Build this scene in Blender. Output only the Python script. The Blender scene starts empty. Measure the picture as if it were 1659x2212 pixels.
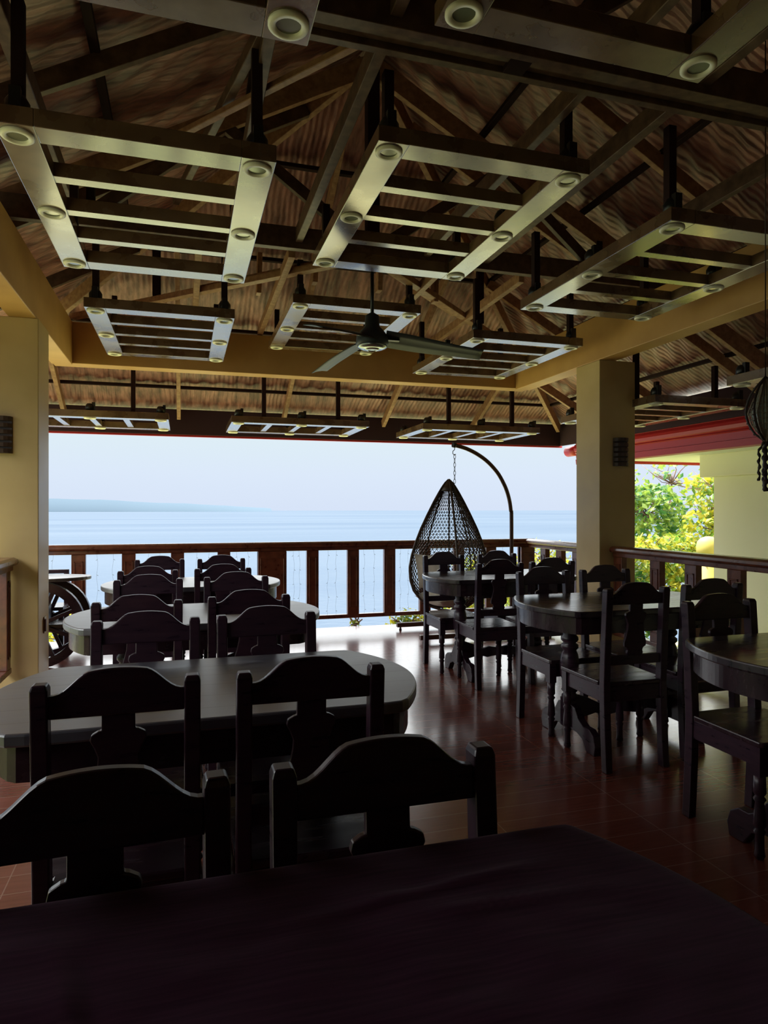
import bpy, bmesh, math, random
from mathutils import Vector, Matrix, noise
random.seed(7)
PI = math.pi
C = bpy.context.scene.collection
scn = bpy.context.scene

# ------------------------------------------------------------ camera, world, sun, exposure
EYE = 1.28
cd = bpy.data.cameras.new('camera')
cam = bpy.data.objects.new('camera', cd); C.objects.link(cam)
cam.location = (0, 0, EYE)
cam.rotation_euler = (PI/2, 0, -math.radians(16.6))
cd.sensor_fit = 'HORIZONTAL'; cd.sensor_width = 36.0
cd.lens = 1450.0/1659*36; cd.shift_y = -7.0/1659
cd.clip_start = 0.05; cd.clip_end = 40000
scn.camera = cam

scn.view_settings.view_transform = 'Standard'
scn.view_settings.look = 'None'
scn.view_settings.gamma = 1
scn.view_settings.use_curve_mapping = False
scn.view_settings.exposure = 0.7

w = bpy.data.worlds.new('sky'); scn.world = w; w.use_nodes = True
nt = w.node_tree; nt.nodes.clear()
wo = nt.nodes.new('ShaderNodeOutputWorld'); bg = nt.nodes.new('ShaderNodeBackground')
tc = nt.nodes.new('ShaderNodeTexCoord'); sp = nt.nodes.new('ShaderNodeSeparateXYZ')
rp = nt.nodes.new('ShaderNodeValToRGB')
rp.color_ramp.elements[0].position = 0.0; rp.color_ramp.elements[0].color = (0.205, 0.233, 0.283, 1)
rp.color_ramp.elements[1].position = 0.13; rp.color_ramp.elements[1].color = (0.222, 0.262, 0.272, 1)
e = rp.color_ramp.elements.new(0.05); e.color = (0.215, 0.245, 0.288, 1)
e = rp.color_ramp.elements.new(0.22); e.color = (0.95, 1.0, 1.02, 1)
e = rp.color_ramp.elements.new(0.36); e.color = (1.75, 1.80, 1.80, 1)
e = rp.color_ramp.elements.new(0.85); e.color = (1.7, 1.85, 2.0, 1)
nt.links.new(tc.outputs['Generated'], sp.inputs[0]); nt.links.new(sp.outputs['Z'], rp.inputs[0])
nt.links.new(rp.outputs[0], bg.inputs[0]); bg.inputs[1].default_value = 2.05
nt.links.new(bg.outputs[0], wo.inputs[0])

sd = bpy.data.lights.new('sun', 'SUN'); sd.energy = 6.0; sd.angle = math.radians(1.0); sd.color = (1.0, 0.95, 0.82)
sun = bpy.data.objects.new('sun', sd); C.objects.link(sun)
sun.rotation_euler = Vector((-0.50, 0.42, 1.35)).to_track_quat('Z', 'Y').to_euler()

# ------------------------------------------------------------ materials
def mat(name, col, rough=0.5, metal=0.0, spec=0.5, coat=0.0, coat_r=0.1, sheen=0.0):
    m = bpy.data.materials.new(name); m.use_nodes = True
    b = m.node_tree.nodes['Principled BSDF']
    b.inputs['Base Color'].default_value = (*col, 1); b.inputs['Roughness'].default_value = rough
    b.inputs['Metallic'].default_value = metal; b.inputs['Specular IOR Level'].default_value = spec
    b.inputs['Coat Weight'].default_value = coat; b.inputs['Coat Roughness'].default_value = coat_r
    b.inputs['Sheen Weight'].default_value = sheen
    return m
def N(m, t, **kw):
    n = m.node_tree.nodes.new(t)
    for k, v in kw.items():
        if k in n.inputs.keys() if hasattr(n.inputs, 'keys') else False: n.inputs[k].default_value = v
        else: setattr(n, k, v)
    return n
def L(m, a, b): m.node_tree.links.new(a, b)
def bsdf(m): return m.node_tree.nodes['Principled BSDF']
def grain(m, c1, c2, scale=(3, 40, 40), bump=0.15, rough=None, coord='Object', nscale=2.0, dist=0.004):
    """streaky wood grain / mottling between two colours, with bump and roughness change"""
    t = N(m, 'ShaderNodeTexCoord'); mp = N(m, 'ShaderNodeMapping'); mp.inputs['Scale'].default_value = scale
    n = N(m, 'ShaderNodeTexNoise'); n.inputs['Scale'].default_value = nscale; n.inputs['Detail'].default_value = 6
    r = N(m, 'ShaderNodeValToRGB'); r.color_ramp.elements[0].color = (*c1, 1); r.color_ramp.elements[1].color = (*c2, 1)
    r.color_ramp.elements[0].position = .32; r.color_ramp.elements[1].position = .68
    L(m, t.outputs[coord], mp.inputs[0]); L(m, mp.outputs[0], n.inputs['Vector']); L(m, n.outputs['Fac'], r.inputs[0])
    L(m, r.outputs[0], bsdf(m).inputs['Base Color'])
    if bump:
        bp = N(m, 'ShaderNodeBump'); bp.inputs['Strength'].default_value = bump; bp.inputs['Distance'].default_value = dist
        L(m, n.outputs['Fac'], bp.inputs['Height']); L(m, bp.outputs[0], bsdf(m).inputs['Normal'])
    if rough:
        mr = N(m, 'ShaderNodeMapRange'); mr.inputs['To Min'].default_value = rough[0]; mr.inputs['To Max'].default_value = rough[1]
        mr.inputs['From Min'].default_value = .3; mr.inputs['From Max'].default_value = .7
        L(m, n.outputs['Fac'], mr.inputs['Value']); L(m, mr.outputs[0], bsdf(m).inputs['Roughness'])
    return m

DARK = grain(mat('dark_stained_wood', (.03, .015, .013), .30, spec=.42), (.020, .009, .018), (.040, .016, .027), (6, 6, 30), .04, (.26, .36))
SEAT = grain(mat('dark_seat_wood', (.03, .015, .013), .24, spec=.5), (.018, .008, .013), (.034, .014, .020), (3, 14, 6), .05, (.2, .3))
RAIL = grain(mat('red_brown_varnished_wood', (.13, .04, .02), .3, coat=.5, coat_r=.12), (.10, .022, .010), (.20, .055, .022), (3, 3, 3), .08, (.25, .4), nscale=5)
PANEL = grain(mat('varnished_panel_wood', (.11, .05, .022), .25, spec=.6, coat=1.0, coat_r=.16), (.09, .045, .022), (.20, .12, .06), (1.2, 1.2, 1.2), .10, (.2, .4), nscale=5, dist=.003)
bsdf(PANEL).inputs['Coat IOR'].default_value = 1.8
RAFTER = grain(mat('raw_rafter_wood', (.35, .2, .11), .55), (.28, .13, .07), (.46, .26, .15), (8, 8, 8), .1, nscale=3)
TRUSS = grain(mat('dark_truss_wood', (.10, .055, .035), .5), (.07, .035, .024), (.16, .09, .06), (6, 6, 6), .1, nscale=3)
TDARK = mat('black_brown_wood', (.028, .013, .014), .8, spec=.12)
EAVEM = mat('dark_painted_eave_board', (.06, .036, .046), .8, spec=0)
BLACK = mat('black_metal', (.012, .012, .013), .35)
FANM = mat('dark_fan_metal', (.025, .034, .036), .5, 0, spec=.5)
FANRING = mat('pale_metal', (.35, .38, .36), .2, .8)
RING = mat('cream_plastic', (.88, .85, .66), .35)
LENS = mat('frosted_lens', (.16, .18, .13), .12, coat=.6)
CREAMW = grain(mat('pale_yellow_wall_paint', (.80, .80, .60), .6), (.88, .85, .52), (.92, .89, .57), (1, 1, 1), .1, nscale=1.5)
COL = grain(mat('mustard_paint', (.56, .44, .22), .42), (.54, .38, .15), (.62, .45, .20), (1, 1, 1), .08, (.36, .5), nscale=3)
BEAM = grain(mat('ochre_paint', (.58, .33, .10), .5), (.50, .27, .08), (.60, .34, .11), (1, 1, 1), .05, nscale=3)
SOFFIT = mat('white_soffit_paint', (.85, .88, .74), .5)
RED = mat('red_gutter_paint', (.45, .022, .022), .36, spec=.3)
GREYSC = mat('dark_brown_sconce_metal', (.07, .04, .03), .4)
RATTAN = grain(mat('brown_rattan', (.075, .045, .032), .5), (.05, .028, .02), (.11, .07, .05), (40, 40, 40), .1)
POLE = mat('brown_painted_steel', (.10, .048, .03), .35, .2)
CHAIN = mat('grey_chain_steel', (.12, .12, .13), .35, .8)
CUSH = grain(mat('beige_cushion_cloth', (.32, .28, .22), .85, sheen=.2), (.42, .37, .29), (.50, .45, .36), (9, 9, 9), .2)
CLOTH = grain(mat('maroon_tablecloth', (.05, .012, .034), .9, spec=0, sheen=.1), (.046, .012, .032), (.070, .019, .048), (2, 40, 2), .06, nscale=4)
SHELL = mat('pale_shell_pane', (.5, .58, .52), .3)
CORD = mat('dark_brown_cord', (.05, .028, .02), .55)
CREAMCORD = grain(mat('pale_woven_cord', (.22, .18, .13), .6), (.26, .20, .13), (.42, .34, .24), (60, 60, 60), .1)
OUTLET = mat('cream_outlet_plastic', (.55, .48, .34), .4)
OUTD = mat('dark_brown_switch', (.09, .03, .02), .4)
YEL = mat('yellow_plaster', (.50, .42, .11), .6)
GLASSL = mat('tiny_lamp_plastic', (.3, .35, .3), .3)

def planks(m, per, axis, depth=.002, dark=.25):
    """add plank joints every `per` metres along an object axis to a grain() material"""
    t = N(m, 'ShaderNodeTexCoord'); s = N(m, 'ShaderNodeSeparateXYZ'); L(m, t.outputs['Object'], s.inputs[0])
    a = N(m, 'ShaderNodeMath', operation='ADD'); a.inputs[1].default_value = 20.03; L(m, s.outputs[axis], a.inputs[0])
    d = N(m, 'ShaderNodeMath', operation='DIVIDE'); d.inputs[1].default_value = per; L(m, a.outputs[0], d.inputs[0])
    f = N(m, 'ShaderNodeMath', operation='FRACT'); L(m, d.outputs[0], f.inputs[0])
    g = N(m, 'ShaderNodeMath', operation='GREATER_THAN'); g.inputs[1].default_value = .055; L(m, f.outputs[0], g.inputs[0])
    old = bsdf(m).inputs['Base Color'].links[0].from_socket
    mx = N(m, 'ShaderNodeMix', data_type='RGBA'); mx.inputs[6].default_value = (.006, .004, .004, 1)
    L(m, g.outputs[0], mx.inputs[0]); L(m, old, mx.inputs[7]); L(m, mx.outputs[2], bsdf(m).inputs['Base Color'])
    bp = N(m, 'ShaderNodeBump'); bp.inputs['Strength'].default_value = .7; bp.inputs['Distance'].default_value = depth
    L(m, g.outputs[0], bp.inputs['Height'])
    if bsdf(m).inputs['Normal'].links: L(m, bsdf(m).inputs['Normal'].links[0].from_socket, bp.inputs['Normal'])
    L(m, bp.outputs[0], bsdf(m).inputs['Normal'])
    return m
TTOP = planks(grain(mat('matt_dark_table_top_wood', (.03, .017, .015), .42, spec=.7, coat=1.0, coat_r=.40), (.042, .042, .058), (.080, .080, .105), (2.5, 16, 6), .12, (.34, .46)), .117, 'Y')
TTOPG = planks(grain(mat('glossy_dark_table_top_wood', (.03, .017, .015), .3, spec=.6, coat=.6, coat_r=.18), (.018, .012, .018), (.036, .022, .030), (2.5, 16, 6), .08, (.24, .36)), .117, 'Y')

bsdf(TTOP).inputs['Coat IOR'].default_value = 1.75
def floor_mat():
    m = mat('wood_print_floor_tile', (.17, .045, .03), .2, spec=.45, coat=.35, coat_r=.13)
    t = N(m, 'ShaderNodeTexCoord'); s = N(m, 'ShaderNodeSeparateXYZ'); L(m, t.outputs['Object'], s.inputs[0])
    def line(ax, per, off, wd):
        a = N(m, 'ShaderNodeMath', operation='ADD'); a.inputs[1].default_value = off; L(m, s.outputs[ax], a.inputs[0])
        d = N(m, 'ShaderNodeMath', operation='DIVIDE'); d.inputs[1].default_value = per; L(m, a.outputs[0], d.inputs[0])
        f = N(m, 'ShaderNodeMath', operation='FRACT'); L(m, d.outputs[0], f.inputs[0])
        g = N(m, 'ShaderNodeMath', operation='LESS_THAN'); g.inputs[1].default_value = wd/per; L(m, f.outputs[0], g.inputs[0])
        fl = N(m, 'ShaderNodeMath', operation='FLOOR'); L(m, d.outputs[0], fl.inputs[0])
        return g.outputs[0], fl.outputs[0]
    gx, ix = line('X', .6, 12-1.82, .004)
    gy, iy = line('Y', .12, 12.03, .0032)
    mxl = N(m, 'ShaderNodeMath', operation='MAXIMUM'); L(m, gx, mxl.inputs[0]); L(m, gy, mxl.inputs[1])
    cb = N(m, 'ShaderNodeCombineXYZ'); L(m, ix, cb.inputs[0]); L(m, iy, cb.inputs[1])
    wn = N(m, 'ShaderNodeTexWhiteNoise'); L(m, cb.outputs[0], wn.inputs['Vector'])
    mp = N(m, 'ShaderNodeMapping'); mp.inputs['Scale'].default_value = (2, 22, 1); L(m, t.outputs['Object'], mp.inputs[0])
    n = N(m, 'ShaderNodeTexNoise'); n.inputs['Scale'].default_value = 3; n.inputs['Detail'].default_value = 5; L(m, mp.outputs[0], n.inputs['Vector'])
    ad = N(m, 'ShaderNodeMath', operation='MULTIPLY_ADD'); ad.inputs[1].default_value = .35; L(m, wn.outputs['Value'], ad.inputs[0]); L(m, n.outputs['Fac'], ad.inputs[2])
    r = N(m, 'ShaderNodeValToRGB'); r.color_ramp.elements[0].color = (.15, .037, .026, 1); r.color_ramp.elements[1].color = (.21, .055, .038, 1)
    r.color_ramp.elements[0].position = .4; r.color_ramp.elements[1].position = .95; L(m, ad.outputs[0], r.inputs[0])
    mx = N(m, 'ShaderNodeMix', data_type='RGBA'); mx.inputs[7].default_value = (.30, .15, .12, 1)
    L(m, mxl.outputs[0], mx.inputs[0]); L(m, r.outputs[0], mx.inputs[6]); L(m, mx.outputs[2], bsdf(m).inputs['Base Color'])
    mr = N(m, 'ShaderNodeMapRange'); mr.inputs['To Min'].default_value = .17; mr.inputs['To Max'].default_value = .30; L(m, n.outputs['Fac'], mr.inputs['Value'])
    L(m, mr.outputs[0], bsdf(m).inputs['Roughness'])
    bp = N(m, 'ShaderNodeBump'); bp.inputs['Strength'].default_value = .12; bp.inputs['Distance'].default_value = .002
    iv = N(m, 'ShaderNodeMath', operation='SUBTRACT'); iv.inputs[0].default_value = 1; L(m, mxl.outputs[0], iv.inputs[1]); L(m, iv.outputs[0], bp.inputs['Height'])
    L(m, bp.outputs[0], bsdf(m).inputs['Normal'])
    return m
FLOOR = floor_mat()

def insul(name, axis):
    """crinkled brown foil insulation, ribs running up the slope"""
    m = mat(name, (.32, .17, .10), .42, .1, coat=.5, coat_r=.3)
    t = N(m, 'ShaderNodeTexCoord'); n = N(m, 'ShaderNodeTexNoise'); n.inputs['Scale'].default_value = 1.1; n.inputs['Detail'].default_value = 4
    L(m, t.outputs['Object'], n.inputs['Vector'])
    vm = N(m, 'ShaderNodeVectorMath', operation='MULTIPLY_ADD'); vm.inputs[1].default_value = (.12, .12, .12)
    L(m, n.outputs['Color'], vm.inputs[0]); L(m, t.outputs['Object'], vm.inputs[2])
    wv = N(m, 'ShaderNodeTexWave'); wv.wave_type = 'BANDS'; wv.bands_direction = axis; wv.wave_profile = 'SIN'
    wv.inputs['Scale'].default_value = 6.0; wv.inputs['Distortion'].default_value = .9; wv.inputs['Detail'].default_value = 3; wv.inputs['Detail Scale'].default_value = .8
    L(m, vm.outputs[0], wv.inputs['Vector'])
    n2 = N(m, 'ShaderNodeTexNoise'); n2.inputs['Scale'].default_value = 3.5; n2.inputs['Detail'].default_value = 7; n2.inputs['Roughness'].default_value = .6
    mp = N(m, 'ShaderNodeMapping'); mp.inputs['Scale'].default_value = (4, 1, 1) if axis == 'X' else (1, 4, 1)
    L(m, t.outputs['Object'], mp.inputs[0]); L(m, mp.outputs[0], n2.inputs['Vector'])
    ad = N(m, 'ShaderNodeMath', operation='MULTIPLY_ADD'); ad.inputs[1].default_value = 1.3; L(m, n2.outputs['Fac'], ad.inputs[0]); L(m, wv.outputs['Fac'], ad.inputs[2])
    bp = N(m, 'ShaderNodeBump'); bp.inputs['Strength'].default_value = .55; bp.inputs['Distance'].default_value = .02
    L(m, ad.outputs[0], bp.inputs['Height']); L(m, bp.outputs[0], bsdf(m).inputs['Normal'])
    r = N(m, 'ShaderNodeValToRGB'); r.color_ramp.elements[0].color = (.12, .034, .032, 1); r.color_ramp.elements[1].color = (.52, .23, .20, 1)
    r.color_ramp.elements[0].position = .35; r.color_ramp.elements[1].position = .7
    L(m, n2.outputs['Fac'], r.inputs[0]); L(m, r.outputs[0], bsdf(m).inputs['Base Color'])
    return m
INS_F = insul('crinkled_brown_foil_front', 'X'); INS_S = insul('crinkled_brown_foil_side', 'Y')

def leafmat(name, c1, c2):
    m = mat(name, c1, .45)
    t = N(m, 'ShaderNodeNewGeometry'); wn = N(m, 'ShaderNodeTexNoise'); wn.inputs['Scale'].default_value = 6.5; wn.inputs['Detail'].default_value = 2
    L(m, t.outputs['Position'], wn.inputs['Vector'])
    r = N(m, 'ShaderNodeValToRGB'); r.color_ramp.elements[0].color = (*c1, 1); r.color_ramp.elements[1].color = (*c2, 1)
    r.color_ramp.elements[0].position = .42; r.color_ramp.elements[1].position = .58
    L(m, wn.outputs['Fac'], r.inputs[0]); L(m, r.outputs[0], bsdf(m).inputs['Base Color'])
    tr = N(m, 'ShaderNodeBsdfTranslucent'); L(m, r.outputs[0], tr.inputs['Color'])
    mx = N(m, 'ShaderNodeMixShader'); mx.inputs[0].default_value = .45
    out = m.node_tree.nodes['Material Output']
    L(m, bsdf(m).outputs[0], mx.inputs[1]); L(m, tr.outputs[0], mx.inputs[2]); L(m, mx.outputs[0], out.inputs['Surface'])
    return m
LEAF_G = leafmat('green_leaves', (.04, .14, .03), (.26, .36, .05))
LEAF_Y = leafmat('yellow_green_leaves', (.12, .23, .03), (.50, .45, .04))
BARK = grain(mat('brown_bark', (.16, .09, .07), .8), (.11, .06, .05), (.22, .13, .10), (20, 20, 20), .3)
GROUND = grain(mat('grassy_hillside', (.10, .16, .04), .9), (.15, .19, .05), (.44, .38, .17), (1, 1, 1), .3, nscale=.45, dist=.2)
LAND = mat('haze_coloured_hills', (.074, .100, .125), .95, spec=0)  # distance haze is mixed into this blue-grey base colour

def sea_mat():
    m = bpy.data.materials.new('sea_water'); m.use_nodes = True; nt = m.node_tree
    nt.nodes.remove(nt.nodes['Principled BSDF'])
    t = N(m, 'ShaderNodeTexCoord')
    def nz(sc, mps, det):
        mp = N(m, 'ShaderNodeMapping'); mp.inputs['Scale'].default_value = mps; L(m, t.outputs['Object'], mp.inputs[0])
        n = N(m, 'ShaderNodeTexNoise'); n.inputs['Scale'].default_value = sc; n.inputs['Detail'].default_value = det; L(m, mp.outputs[0], n.inputs['Vector'])
        return n
    n1 = nz(.22, (1, 1.6, 1), 6); n2 = nz(.0018, (.35, 2.2, 1), 5); n3 = nz(.35, (.5, 2.0, 1), 4)
    bp = N(m, 'ShaderNodeBump'); bp.inputs['Strength'].default_value = .6; bp.inputs['Distance'].default_value = .6
    L(m, n1.outputs['Fac'], bp.inputs['Height'])
    ad = N(m, 'ShaderNodeMath', operation='MULTIPLY_ADD'); ad.inputs[1].default_value = .35
    L(m, n3.outputs['Fac'], ad.inputs[0]); L(m, n2.outputs['Fac'], ad.inputs[2])
    r = N(m, 'ShaderNodeValToRGB'); r.color_ramp.elements[0].color = (.026, .046, .075, 1); r.color_ramp.elements[1].color = (.042, .062, .088, 1)
    r.color_ramp.elements[0].position = .52; r.color_ramp.elements[1].position = .80
    L(m, ad.outputs[0], r.inputs[0])
    d = N(m, 'ShaderNodeBsdfDiffuse'); g = N(m, 'ShaderNodeBsdfGlossy'); mx = N(m, 'ShaderNodeMixShader')
    g.inputs['Roughness'].default_value = .35; mx.inputs[0].default_value = .08
    L(m, r.outputs[0], d.inputs['Color']); L(m, bp.outputs[0], d.inputs['Normal']); L(m, bp.outputs[0], g.inputs['Normal'])
    L(m, d.outputs[0], mx.inputs[1]); L(m, g.outputs[0], mx.inputs[2]); L(m, mx.outputs[0], nt.nodes['Material Output'].inputs['Surface'])
    return m
SEA = sea_mat()

# ------------------------------------------------------------ mesh helpers
class MB:
    def __init__(s): s.v = []; s.f = []; s.sm = []
    def add(s, vs, fs, smooth=False):
        b = len(s.v); s.v += [tuple(p) for p in vs]
        for f in fs: s.f.append([b+i for i in f]); s.sm.append(smooth)
        return s
    def box(s, x0, x1, y0, y1, z0, z1, M=None):
        vs = [Vector((x, y, z)) for z in (z0, z1) for y in (y0, y1) for x in (x0, x1)]
        if M: vs = [M @ p for p in vs]
        return s.add(vs, [(0, 2, 3, 1), (4, 5, 7, 6), (0, 1, 5, 4), (1, 3, 7, 5), (3, 2, 6, 7), (2, 0, 4, 6)])
    def bar(s, a, b, wd, ht, up=(0, 0, 1)):
        """rectangular bar from a to b; wd sideways, ht along up; a and b lie on its centre line"""
        a = Vector(a); b = Vector(b); d = (b-a).normalized(); u = Vector(up)
        sd_ = d.cross(u).normalized(); u = sd_.cross(d).normalized()
        vs = []
        for p in (a, b):
            for i, j in ((-1, -1), (1, -1), (1, 1), (-1, 1)): vs.append(p+sd_*(i*wd/2)+u*(j*ht/2))
        return s.add(vs, [(0, 1, 2, 3), (7, 6, 5, 4), (0, 4, 5, 1), (1, 5, 6, 2), (2, 6, 7, 3), (3, 7, 4, 0)])
    def tube(s, pts, r, n=8, closed=False, cap=True):
        pts = [Vector(p) for p in pts]; m = len(pts); rr = r if isinstance(r, (list, tuple)) else [r]*m
        b = len(s.v); prev = None
        for i, p in enumerate(pts):
            if closed: d = pts[(i+1) % m]-pts[i-1]
            else: d = pts[min(i+1, m-1)]-pts[max(i-1, 0)]
            d.normalize()
            if prev is None:
                u = d.orthogonal().normalized()
            else:
                u = (prev-d*prev.dot(d)); u = u.normalized() if u.length > 1e-6 else d.orthogonal().normalized()
            prev = u; v = d.cross(u)
            for k in range(n):
                a = 2*PI*k/n; s.v.append(tuple(p+(u*math.cos(a)+v*math.sin(a))*rr[i]))
        for i in range(m if closed else m-1):
            j = (i+1) % m
            for k in range(n):
                l = (k+1) % n; s.f.append([b+i*n+k, b+i*n+l, b+j*n+l, b+j*n+k]); s.sm.append(True)
        if cap and not closed:
            s.f.append([b+k for k in range(n)][::-1]); s.sm.append(False)
            s.f.append([b+(m-1)*n+k for k in range(n)]); s.sm.append(False)
        return s
    def lathe(s, prof, n=16, c=(0, 0, 0), cap=True):
        b = len(s.v)
        for r, z in prof:
            for k in range(n):
                a = 2*PI*k/n; s.v.append((c[0]+r*math.cos(a), c[1]+r*math.sin(a), c[2]+z))
        for i in range(len(prof)-1):
            for k in range(n):
                l = (k+1) % n; s.f.append([b+i*n+k, b+i*n+l, b+(i+1)*n+l, b+(i+1)*n+k]); s.sm.append(True)
        if cap:
            s.f.append([b+k for k in range(n)][::-1]); s.sm.append(False)
            s.f.append([b+(len(prof)-1)*n+k for k in range(n)]); s.sm.append(False)
        return s
    def prism(s, pts, fn0, fn1):
        """polygon pts (2-D) placed by fn0 and fn1 into two faces, joined by a rim"""
        n = len(pts); vs = [fn0(*p) for p in pts]+[fn1(*p) for p in pts]
        fs = [list(range(n))[::-1], [n+i for i in range(n)]]+[[i, (i+1) % n, n+(i+1) % n, n+i] for i in range(n)]
        return s.add(vs, fs)
    def mesh(s, name):
        me = bpy.data.meshes.new(name); me.from_pydata(s.v, [], s.f)
        me.polygons.foreach_set('use_smooth', s.sm); me.update()
        bm = bmesh.new(); bm.from_mesh(me); bmesh.ops.recalc_face_normals(bm, faces=bm.faces); bm.to_mesh(me); bm.free()
        return me
    def build(s, name, m, parent=None, bevel=0, seg=2):
        me = s.mesh(name); me.materials.append(m)
        o = bpy.data.objects.new(name, me); C.objects.link(o)
        if parent: o.parent = parent
        if bevel:
            md = o.modifiers.new('bevel', 'BEVEL'); md.width = bevel; md.segments = seg; md.limit_method = 'ANGLE'; md.angle_limit = math.radians(40)
        return o

def tag(o, label=None, cat=None, group=None, kind=None):
    if label: o['label'] = label
    if cat: o['category'] = cat
    if group: o['group'] = group
    if kind: o['kind'] = kind
    return o
def thing(name, label, cat, loc=(0, 0, 0), rz=0, group=None):
    o = bpy.data.objects.new(name, None); C.objects.link(o); o.location = loc; o.rotation_euler = (0, 0, rz)
    o.empty_display_size = .1
    return tag(o, label, cat, group)
def dup(root, loc, rz, label, group=None):
    r = root.copy(); C.objects.link(r); r.location = loc; r.rotation_euler = (0, 0, rz); r['label'] = label
    if group: r['group'] = group
    for ch in list(root.children):
        c = ch.copy(); C.objects.link(c); c.parent = r
        for g in list(ch.children):
            d = g.copy(); C.objects.link(d); d.parent = c
    return r

# ------------------------------------------------------------ setting: sea, land, hillside
mb = MB(); mb.box(-9000, 14000, 14, 12000, -31.5, -31)
o = mb.build('sea_water', SEA); tag(o, 'calm blue sea stretching to the horizon beyond the railing', 'sea', kind='stuff')

mb = MB(); prof = []
KEY = [(-4200, 190), (-2300, 160), (-1350, 138), (-800, 128), (-420, 104), (60, 88), (520, 62), (950, 36)]
for i in range(61):
    x = -4200+i/60*5150
    for (xa, ha), (xb, hb) in zip(KEY, KEY[1:]):
        if xa <= x <= xb+1: h = ha+(hb-ha)*(x-xa)/(xb-xa)
    prof.append((x, h+4*noise.noise((i*.6, 3, 1))+2*noise.noise((i*2.1, 3, 1))))
for x, h in prof: mb.v += [(x, 7600, -31), (x, 7700, -31+h), (x, 8600, -31+h*.9), (x, 9300, -31)]
for i in range(60):
    for k in range(3): a = i*4+k; mb.f.append([a, a+4, a+5, a+1]); mb.sm.append(True)
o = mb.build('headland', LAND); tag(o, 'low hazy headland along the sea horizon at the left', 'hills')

mb = MB(); nx, ny = 60, 40
def ground_z(x, y):
    edge = 22+5*noise.noise((x*.12, 2, 0))
    base = -.55-.23*max(0, y-7.3)-.9*max(0, y-max(14, edge))
    return max(base, -33)+.10*noise.noise((x*.6, y*.6, 0))
for j in range(ny+1):
    for i in range(nx+1):
        x = -22+i*52/nx; y = -3+(j/ny)**1.5*57; mb.v.append((x, y, ground_z(x, y)-(0 if (y > 7.3 or x > 4.3 or x < -2.6) else .3)))
for j in range(ny):
    for i in range(nx): a = j*(nx+1)+i; mb.f.append([a, a+1, a+nx+2, a+nx+1]); mb.sm.append(True)
o = mb.build('hillside', GROUND); tag(o, 'overgrown hillside falling away below the railing', 'ground', kind='structure'); o.name = 'ground'

# floor slab, back wall, roof lining
mb = MB(); mb.box(-1.38, 4.05, -3.6, 7.1, -.25, 0); mb.box(-2.4, -1.38, 5.3, 7.1, -.25, 0)
o = mb.build('floor', FLOOR); tag(o, kind='structure')
mb = MB(); mb.box(-2.7, 5.3, -3.75, -3.6, -.25, 4.7)
o = mb.build('wall_back', COL); tag(o, kind='structure')
mb = MB(); mb.box(-1.35, -1.2, -3.6, 1.2, 0, 2.64); o = mb.build('wall_left_light_block', COL); tag(o, kind='structure')  # unseen side wall, added and sized to darken the near ceiling
mb = MB(); mb.box(3.63, 3.81, -3.6, .2, 0, 2.64); o = mb.build('wall_right_light_block', COL); tag(o, kind='structure')  # added out of view to keep side light off the near interior

AX, AY, AZ = 1.32, 4.73, 4.68
EX0, EX1, EY, EZ = -2.69, 5.33, 8.74, 2.20
LZ = 2.49   # height of the roof lining at the eave, above the deep fascia boards
SL = (AZ-LZ)/(EY-AY)
def lining(name, pts, n1, n2, m, ax):
    """roof lining between 4 corners (may pinch to a point), gridded so that the sheets sag a little"""
    mb = MB()
    for j in range(n2+1):
        for i in range(n1+1):
            u, v = i/n1, j/n2
            p = (Vector(pts[0])*(1-u)+Vector(pts[1])*u)*(1-v)+(Vector(pts[3])*(1-u)+Vector(pts[2])*u)*v
            s_ = .018*noise.noise((p.x*1.3, p.y*1.3, p.z*3))+.010*math.sin((p.x if ax == 'X' else p.y)*2*PI/.21+2*noise.noise((p.x, p.y, 7)))
            s_ *= min(1, max(0, (p.z-LZ)/.25), abs(abs(p.x-AX)-(p.y-AY))*3, abs(p.x-AX)*5+(0 if p.y < AY else 1)); p.z += s_+.02; mb.v.append(tuple(p))
    for j in range(n2):
        for i in range(n1): a = j*(n1+1)+i; mb.f.append([a, a+1, a+n1+2, a+n1+1]); mb.sm.append(True)
    me = bpy.data.meshes.new(name); me.from_pydata(mb.v, [], mb.f); me.polygons.foreach_set('use_smooth', mb.sm); me.materials.append(m)
    o = bpy.data.objects.new(name, me); C.objects.link(o)
    md = o.modifiers.new('thick', 'SOLIDIFY'); md.thickness = .05; md.offset = -1
    return o
YB = -3.6
o = lining('ceiling', [(EX0, EY, LZ), (EX1, EY, LZ), (AX, AY, AZ), (AX, AY, AZ)], 150, 24, INS_F, 'X'); tag(o, kind='structure')
o = lining('ceiling', [(EX1, EY, LZ), (EX1, YB, LZ), (AX, YB, AZ), (AX, AY, AZ)], 200, 20, INS_S, 'Y'); tag(o, kind='structure')
o = lining('ceiling', [(EX0, YB, LZ), (EX0, EY, LZ), (AX, AY, AZ), (AX, YB, AZ)], 200, 20, INS_S, 'Y'); tag(o, kind='structure')

def roof_z(x, y):
    return min(AZ-SL*max(0, y-AY), AZ-SL*abs(x-AX))
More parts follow.
